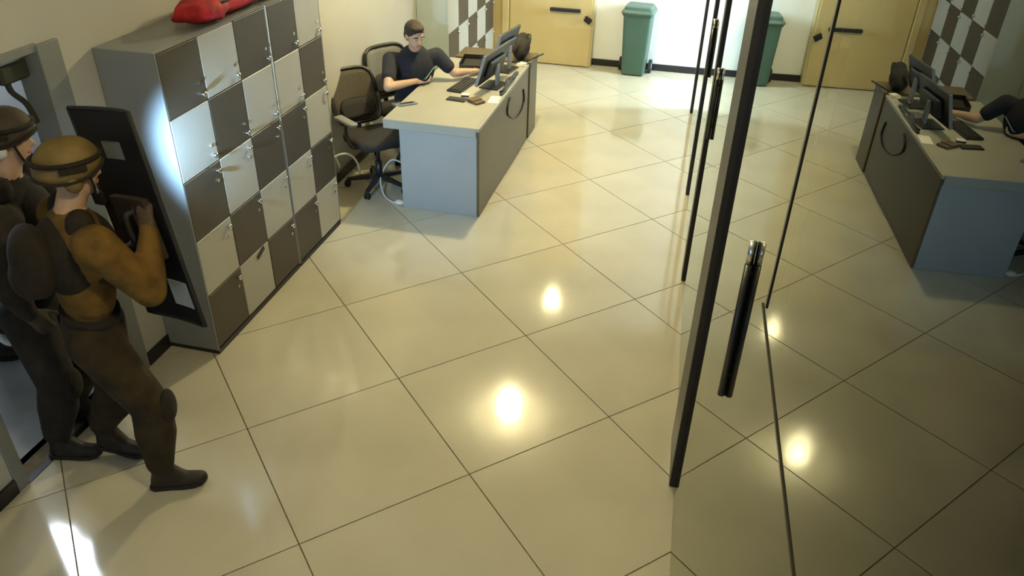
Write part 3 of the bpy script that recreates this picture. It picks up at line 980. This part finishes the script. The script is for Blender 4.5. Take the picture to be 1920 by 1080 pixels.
pr += hand_prims(RWr, RWr - RE + V(0.03, 0.02, 0), V(0.3, -0.3, 0.8), V(-0.2, 0.5, 0.8), S, 0.55)
pr += hand_prims(LWr, V(0.05, 0.12, -0.015), V(0, 0, -1), V(-1, 0.3, 0), S, 0.28)
for kn, ft, s in ((kneeR, footR, -1), (kneeL, footL, 1)):
    pr += [('c', pel + hips * s, 0.088, kn, 0.060, T_), ('c', kn, 0.060, lerp(kn, ft, 0.4), 0.056, T_), ('c', lerp(kn, ft, 0.4), 0.056, ft, 0.042, T_), ('c', ft - V(0, 0, 0.035), 0.036, ft + fwd * 0.13 - V(0, 0, 0.042), 0.031, T_)]
body = link('body', blob(pr, 0.0068, 4), [m_skin, m_shirt, m_jeans], pm)
# T-shirt worn over the body
sp = [('e', chest - V(0, 0, 0.015), (0.127, 0.19, 0.195), rt_, 0), ('e', (chest + pel) / 2, (0.128, 0.168, 0.20), rt_, 0), ('e', pel + V(0, 0, 0.05), (0.137, 0.175, 0.10), rt_, 0), ('c', RS + across * 0.02, 0.068, mid - V(0, 0, 0.040), 0.062, 0), ('c', LS - across * 0.02, 0.068, mid - V(0, 0, 0.040), 0.062, 0)]
for sh, el in ((RS, RE), (LS, LE)):
    sp += [('c', sh, 0.071, lerp(sh, el, 0.62), 0.062, 0)]
link('t_shirt', blob(sp, 0.0085, 5), [m_shirt], pm)
# hair cap
hr = [('e', hg(-0.016, 0, 0.042), (0.098, 0.083, 0.088), hrot, 0), ('e', hg(-0.052, 0, -0.005), (0.058, 0.076, 0.075), hrot, 0), ('e', hg(0.050, 0, 0.092), (0.045, 0.062, 0.026), hrot, 0)]
link('hair', blob(hr, 0.006, 2), [m_hair], pm)
face_parts(hg, hrot, pm)

ph = thing('phone', 'teal-backed phone held up in the seated person\'s hand', 'phone', RWr + V(0.075, 0.105, 0.045), 0)
ph.rotation_euler = (R(35), R(-20), R(-35))
MB().box((-0.036, -0.075, -0.004), (0.036, 0.075, 0.004), 0.003).build('case', m_teal, ph)
MB().box((-0.032, -0.070, 0.0041), (0.032, 0.070, 0.005)).build('screen', m_rubber, ph)


# --- people coming through the side doorway
def trooper(name, label, P, mats, helmet_m, extras=True, voxel=0.0115):
    """P: dict of joint positions"""
    t = thing(name, label, 'person', (0, 0, 0))
    JK, TR, SK, GL = 0, 1, 2, 3
    pr = []
    f, u = P['face'], P.get('head_up', V(0, 0, 1))
    hp, g, rot = head_prims(P['head'], f, u, SK)
    pr += hp
    pr += [('c', P['neck'], 0.060, P['head'] - V(0, 0, 0.05), 0.056, SK)]
    tf = P['torso_f'].normalized()
    tl = V(-tf.y, tf.x, 0)
    upv = (P['neck'] - P['pel']).normalized()
    tl2 = (tl - upv * tl.dot(upv)).normalized()
    tf2 = tl2.cross(upv)
    rot_t = Matrix((tf2, tl2, upv)).transposed().to_euler()
    ch = lerp(P['pel'], P['neck'], 0.70)
    pr += [('e', ch, (0.125, 0.18, 0.20), rot_t, JK), ('e', lerp(P['pel'], P['neck'], 0.36), (0.118, 0.155, 0.19), rot_t, JK), ('e', P['pel'], (0.128, 0.165, 0.135), rot_t, TR)]
    pr += [('c', P['shR'], 0.075, P['shL'], 0.075, JK)]
    for s in 'RL':
        sh, el, wr = P['sh' + s], P['el' + s], P['wr' + s]
        pr += [('c', sh, 0.088, el, 0.070, JK), ('c', el, 0.070, lerp(el, wr, 0.35), 0.066, JK), ('c', lerp(el, wr, 0.35), 0.066, wr, 0.042, JK)]
        pr += hand_prims(wr, P['hd' + s], P['hn' + s], P['ht' + s], GL, 0.75, 1.12)
        hip, kn, an = P['hip' + s], P['kn' + s], P['an' + s]
        pr += [('c', hip, 0.118, kn, 0.092, TR), ('c', kn, 0.092, lerp(kn, an, 0.4), 0.096, TR), ('c', lerp(kn, an, 0.4), 0.096, an + V(0, 0, 0.06), 0.068, TR)]
    link('body', blob(pr, voxel, 4), mats, t)
    # boots
    for s in 'RL':
        an, toe = P['an' + s], P['toe' + s]
        heel = an + (an - toe).normalized() * 0.035
        heel.z = P.get('heelz' + s, 0.04)
        bt = [('c', an + V(0, 0, 0.10), 0.064, an, 0.055, 0), ('c', an, 0.052, heel, 0.040, 0), ('c', heel, 0.040, lerp(heel, toe, 0.6), 0.043, 0), ('c', lerp(heel, toe, 0.6), 0.043, toe, 0.036, 0), ('c', an, 0.05, lerp(heel, toe, 0.55) + V(0, 0, 0.02), 0.036, 0)]
        bo = link('boot', blob(bt, 0.009, 2), [m_boot], t)
        hz, tz = heel.z - 0.036, toe.z - 0.034
        d_ = V(toe.x - heel.x, toe.y - heel.y, 0).normalized()
        n_ = V(-d_.y, d_.x, 0)
        st_ = []
        for k_, w_ in ((-0.042, 0.026), (-0.02, 0.040), (0.06, 0.040), (0.12, 0.045), (0.17, 0.042), (0.205, 0.026)):
            f_ = max(0.0, min(1.0, k_ / max((toe - heel).length, 0.1)))
            c0_ = V(heel.x, heel.y, 0) + d_ * k_
            z_ = max(0.0, hz + (tz - hz) * f_)
            st_.append([c0_ + n_ * w_ + V(0, 0, z_), c0_ - n_ * w_ + V(0, 0, z_), c0_ - n_ * w_ + V(0, 0, z_ + 0.022), c0_ + n_ * w_ + V(0, 0, z_ + 0.022)])
        MB().rings(st_).build('sole', m_rubber, bo)
        # knee pad
        kn, kf = P['kn' + s], P['kf' + s].normalized()
        kr = Matrix((kf, V(-kf.y, kf.x, 0), V(0, 0, 1))).transposed().to_euler()
        MB().ell(kn + kf * 0.078, (0.034, 0.066, 0.090), kr).build('knee_pad', m_vest, t, True)
    # plate carrier
    vp = [('e', ch + tf2 * 0.03 - upv * 0.03, (0.135, 0.165, 0.19), rot_t, 0), ('e', ch - tf2 * 0.04 - upv * 0.03, (0.135, 0.165, 0.19), rot_t, 0), ('c', ch + tl2 * 0.10 + upv * 0.13, 0.06, ch + tl2 * 0.10 + upv * 0.16, 0.055, 0), ('c', ch - tl2 * 0.10 + upv * 0.13, 0.06, ch - tl2 * 0.10 + upv * 0.16, 0.055, 0)]
    vo = link('vest', blob(vp, 0.010, 3), [m_vest], t)
    for k in (-1, 0, 1):
        p = ch + tf2 * 0.165 + tl2 * 0.085 * k - upv * 0.13
        mb = MB().box((-0.025, -0.036, -0.07), (0.030, 0.036, 0.07), 0.01)
        bmesh.ops.transform(mb.bm, matrix=Matrix.Translation(p) @ rot_t.to_matrix().to_4x4(), verts=mb.bm.verts[:])
        mb.build('pouch', m_vest, vo)
    p = ch - tf2 * 0.175 - upv * 0.02
    bk = blob([('e', p, (0.085, 0.135, 0.17), rot_t, 0), ('e', p - upv * 0.07 - tf2 * 0.03, (0.07, 0.11, 0.09), rot_t, 0)], 0.012, 2)
    link('backpack', bk, [m_vest], t)
    bl_ = []
    for r_, h in ((0.0, -0.02), (0.0, 0.025)):
        bl_.append([lerp(P['pel'], P['neck'], 0.12) + tf2 * 0.119 * math.cos(a) + tl2 * 0.152 * math.sin(a) + upv * h for a in [2 * math.pi * i / 28 for i in range(28)]])
    MB().rings(bl_).build('belt', m_vest, t, True)
    # helmet: dome with brim, side rails, strap, goggles band
    l = u.normalized().cross(f.normalized()).normalized()
    ff = l.cross(u.normalized()).normalized()
    hc = P['head']
    G = lambda a, b, h: hc + ff * a + l * b + u.normalized() * h
    rings = []
    for k in range(9):
        ph_ = math.pi / 2 * k / 8
        row = []
        for i in range(28):
            a = 2 * math.pi * i / 28
            rr = max(0.02, math.cos(ph_) ** 0.75)
            drop = -0.03 * (1 - math.cos(a)) / 2 - 0.02 * (math.sin(a) ** 2)
            row.append(G(-0.006 + 0.132 * rr * math.cos(a), 0.113 * rr * math.sin(a), 0.030 + 0.115 * math.sin(ph_) + (drop if k == 0 else drop * (1 - k / 8))))
        rings.append(row)
    ho = MB().rings(rings).build('helmet', helmet_m, t, True)
    rim = rings[0] + [rings[0][0]]
    MB().tube([G(-0.006, 0, 0.03) + (q - G(-0.006, 0, 0.03)) * 1.015 for q in rim], 0.006, seg=6, sub=1).build('rim', m_vest, ho, True)
    band = [G(-0.006 + 0.130 * math.cos(a), 0.112 * math.sin(a), 0.066) for a in [2 * math.pi * i / 28 for i in range(29)]]
    MB().tube([G(-0.006, 0, 0.066) + (q - G(-0.006, 0, 0.066)) * 1.0 for q in band], 0.010, seg=6, sub=1).build('goggle_band', m_vest, ho, True)
    for s in (-1, 1):
        MB().box((-0.05, -0.008, -0.012), (0.05, 0.008, 0.012), 0.003).build('side_rail', m_vest, ho, loc=G(0.0, 0.113 * s, 0.045), rot=Matrix((ff, l, u.normalized())).transposed().to_euler())
        MB().tube([G(0.05, 0.085 * s, 0.02), G(0.06, 0.072 * s, -0.05), G(0.062, 0.03 * s, -0.105), G(0.062, 0.0, -0.110)], 0.006, seg=6).build('chin_strap', m_vest, ho, True)
        cup = MB().ell(G(-0.01, 0.094 * s, -0.015), (0.036, 0.022, 0.042), Matrix((ff, l, u.normalized())).transposed().to_euler())
        cup.build('ear_cup', m_helmet if helmet_m is m_helmet else m_white_plastic, ho, True)
    face_parts(g, rot, t)
    return t, ch, tf2, tl2, upv


ang = R(58)
TF = V(math.cos(ang), math.sin(ang), 0)
TR_ = V(TF.y, -TF.x, 0)
pel1 = V(-2.47, 2.38, 0.93)
neck1 = V(-2.42, 2.40, 1.505)
P1 = dict(head=V(-2.395, 2.435, 1.665), face=V(0.62, 0.72, -0.12), neck=neck1, torso_f=TF, pel=pel1,
          shR=V(-2.255, 2.305, 1.41), shL=V(-2.575, 2.49, 1.42),
          elR=V(-2.145, 2.41, 1.145), wrR=V(-2.165, 2.515, 1.375), hdR=V(-0.02, 0.03, 0.1), hnR=V(-0.1, 0.9, 0.2), htR=V(-1, 0, 0.2),
          elL=V(-2.56, 2.58, 1.17), wrL=V(-2.36, 2.56, 1.22), hdL=V(0.1, 0.0, 0.02), hnL=V(0, 1, 0), htL=V(0, 0.1, 1),
          hipR=V(-2.42, 2.31, 0.89), hipL=V(-2.52, 2.46, 0.89),
          knR=V(-2.275, 2.37, 0.50), knL=V(-2.545, 2.47, 0.49),
          anR=V(-2.285, 2.335, 0.11), anL=V(-2.69, 2.465, 0.16), toeR=V(-2.13, 2.40, 0.037), toeL=V(-2.54, 2.49, 0.037), heelzL=0.09,
          kfR=V(0.9, 0.3, 0), kfL=V(0.95, 0.2, 0))
p1, ch1, tf1, tl1, up1 = trooper('person', 'person in tan helmet and brown gear stepping in behind a black shield', P1, [m_jacket, m_trouser, m_skin, m_glove], m_helmet)

# --- ballistic shield held by the first person, lamp on its front
sh_t = thing('shield', 'tall black shield with a small window and grey label held in front', 'shield', (-2.265, 2.60, 1.375))
sh_t.rotation_euler = (R(1), R(-9), R(-17))
SW, SHT, ST = 0.41, 1.0, 0.014


def shield_pt(u, z, off):      # local +y is the front
    return Vector((u, -0.30 * u * u + off, z))


us = [-SW / 2 + SW * k / 12 for k in range(13)]


def shield_piece(u0, u1, z0, z1, off0, off1, name, m, parent, n=6):
    a = [u0 + (u1 - u0) * k / n for k in range(n + 1)]
    lo = [shield_pt(u, z0, off0) for u in a] + [shield_pt(u, z0, off1) for u in reversed(a)]
    hi = [shield_pt(u, z1, off0) for u in a] + [shield_pt(u, z1, off1) for u in reversed(a)]
    return MB().rings([lo, hi]).build(name, m, parent)


WU0, WU1, WZ0, WZ1 = -0.075, 0.060, 0.285, 0.365
hw, hh = SW / 2, SHT / 2
shield_piece(-hw, hw, -hh, WZ0, 0, ST, 'plate', m_shield, sh_t, 12)
shield_piece(-hw, hw, WZ1, hh, 0, ST, 'plate', m_shield, sh_t, 12)
shield_piece(-hw, WU0, WZ0, WZ1, 0, ST, 'plate', m_shield, sh_t)
shield_piece(WU1, hw, WZ0, WZ1, 0, ST, 'plate', m_shield, sh_t)
shield_piece(WU0, WU1, WZ0, WZ1, 0.003, ST - 0.003, 'window', m_window, sh_t)
shield_piece(-0.11, 0.12, -0.16, 0.12, -0.030, -0.001, 'arm_pad', m_shield_pad, sh_t)
shield_piece(0.04, 0.18, -0.41, -0.28, -0.004, -0.001, 'label', m_label, sh_t)
MB().tube([shield_pt(0.03, 0.06, -0.03), shield_pt(0.03, 0.05, -0.075), shield_pt(0.03, -0.07, -0.075), shield_pt(0.03, -0.08, -0.03)], 0.013).build('grip', m_rubber, sh_t, True)
edge = [shield_pt(u, hh, ST / 2) for u in us] + [shield_pt(hw, hh * k, ST / 2) for k in (0.5, 0, -0.5)] + [shield_pt(u, -hh, ST / 2) for u in reversed(us)] + [shield_pt(-hw, hh * k, ST / 2) for k in (-0.5, 0, 0.5)]
MB().tube(edge + [edge[0]], 0.011, seg=6, sub=1).build('edge_guard', m_rubber, sh_t, True)
lamp = MB().box((-0.262, -0.030, 0.06), (-0.185, ST + 0.030, 0.13), 0.008).build('lamp_housing', m_shield, sh_t)
MB().box((-0.254, ST + 0.030, 0.068), (-0.193, ST + 0.033, 0.122)).build('lamp_lens', m_flood, lamp)
sl = bpy.data.lights.new('shield_lamp', 'SPOT')
sl.energy = 285
sl.color = (0.42, 0.72, 1.0)
sl.spot_size = R(76)
sl.spot_blend = 1.0
sl.shadow_soft_size = 0.03
slo = bpy.data.objects.new('shield_lamp', sl)
slo.location = sh_t.location + sh_t.rotation_euler.to_matrix() @ Vector((-0.235, ST + 0.075, 0.095))
slo.rotation_euler = Vector((0.17, 1.0, -0.10)).to_track_quat('-Z', 'Y').to_euler()
COL.objects.link(slo)

# --- second person right behind, in the doorway
P2 = dict(head=V(-2.845, 2.60, 1.690), face=V(0.85, 0.45, -0.15), neck=V(-2.875, 2.575, 1.535), torso_f=V(0.9, 0.35, 0), pel=V(-2.93, 2.54, 0.90),
          shR=V(-2.80, 2.40, 1.38), shL=V(-2.945, 2.745, 1.38),
          elR=V(-2.79, 2.32, 1.12), wrR=V(-2.77, 2.34, 0.97), hdR=V(0.05, 0.03, -0.1), hnR=V(0, 0.6, -0.6), htR=V(0, 0.4, 1),
          elL=V(-2.90, 2.80, 1.13), wrL=V(-2.81, 2.73, 1.05), hdL=V(0.1, -0.03, 0), hnL=V(0, -0.6, -0.6), htL=V(0, -0.4, 1),
          hipR=V(-2.91, 2.45, 0.87), hipL=V(-2.95, 2.63, 0.87), knR=V(-2.84, 2.42, 0.48), knL=V(-2.90, 2.66, 0.48),
          anR=V(-2.92, 2.39, 0.11), anL=V(-3.03, 2.66, 0.11), toeR=V(-2.76, 2.43, 0.037), toeL=V(-2.87, 2.70, 0.037),
          kfR=V(0.95, 0.2, 0), kfL=V(0.95, 0.2, 0))
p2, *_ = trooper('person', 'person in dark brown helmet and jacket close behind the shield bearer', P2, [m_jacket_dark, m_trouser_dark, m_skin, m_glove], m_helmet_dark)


def copy_tree(o, parent=None):
    c = o.copy()
    COL.objects.link(c)
    c.parent = parent
    for ch in list(o.children):
        copy_tree(ch, c)
    return c


p3 = copy_tree(p2)
p3.location = (-1.02, 0.60, 0)
p3['label'] = 'person waiting outside the doorway, only the dark legs in view'
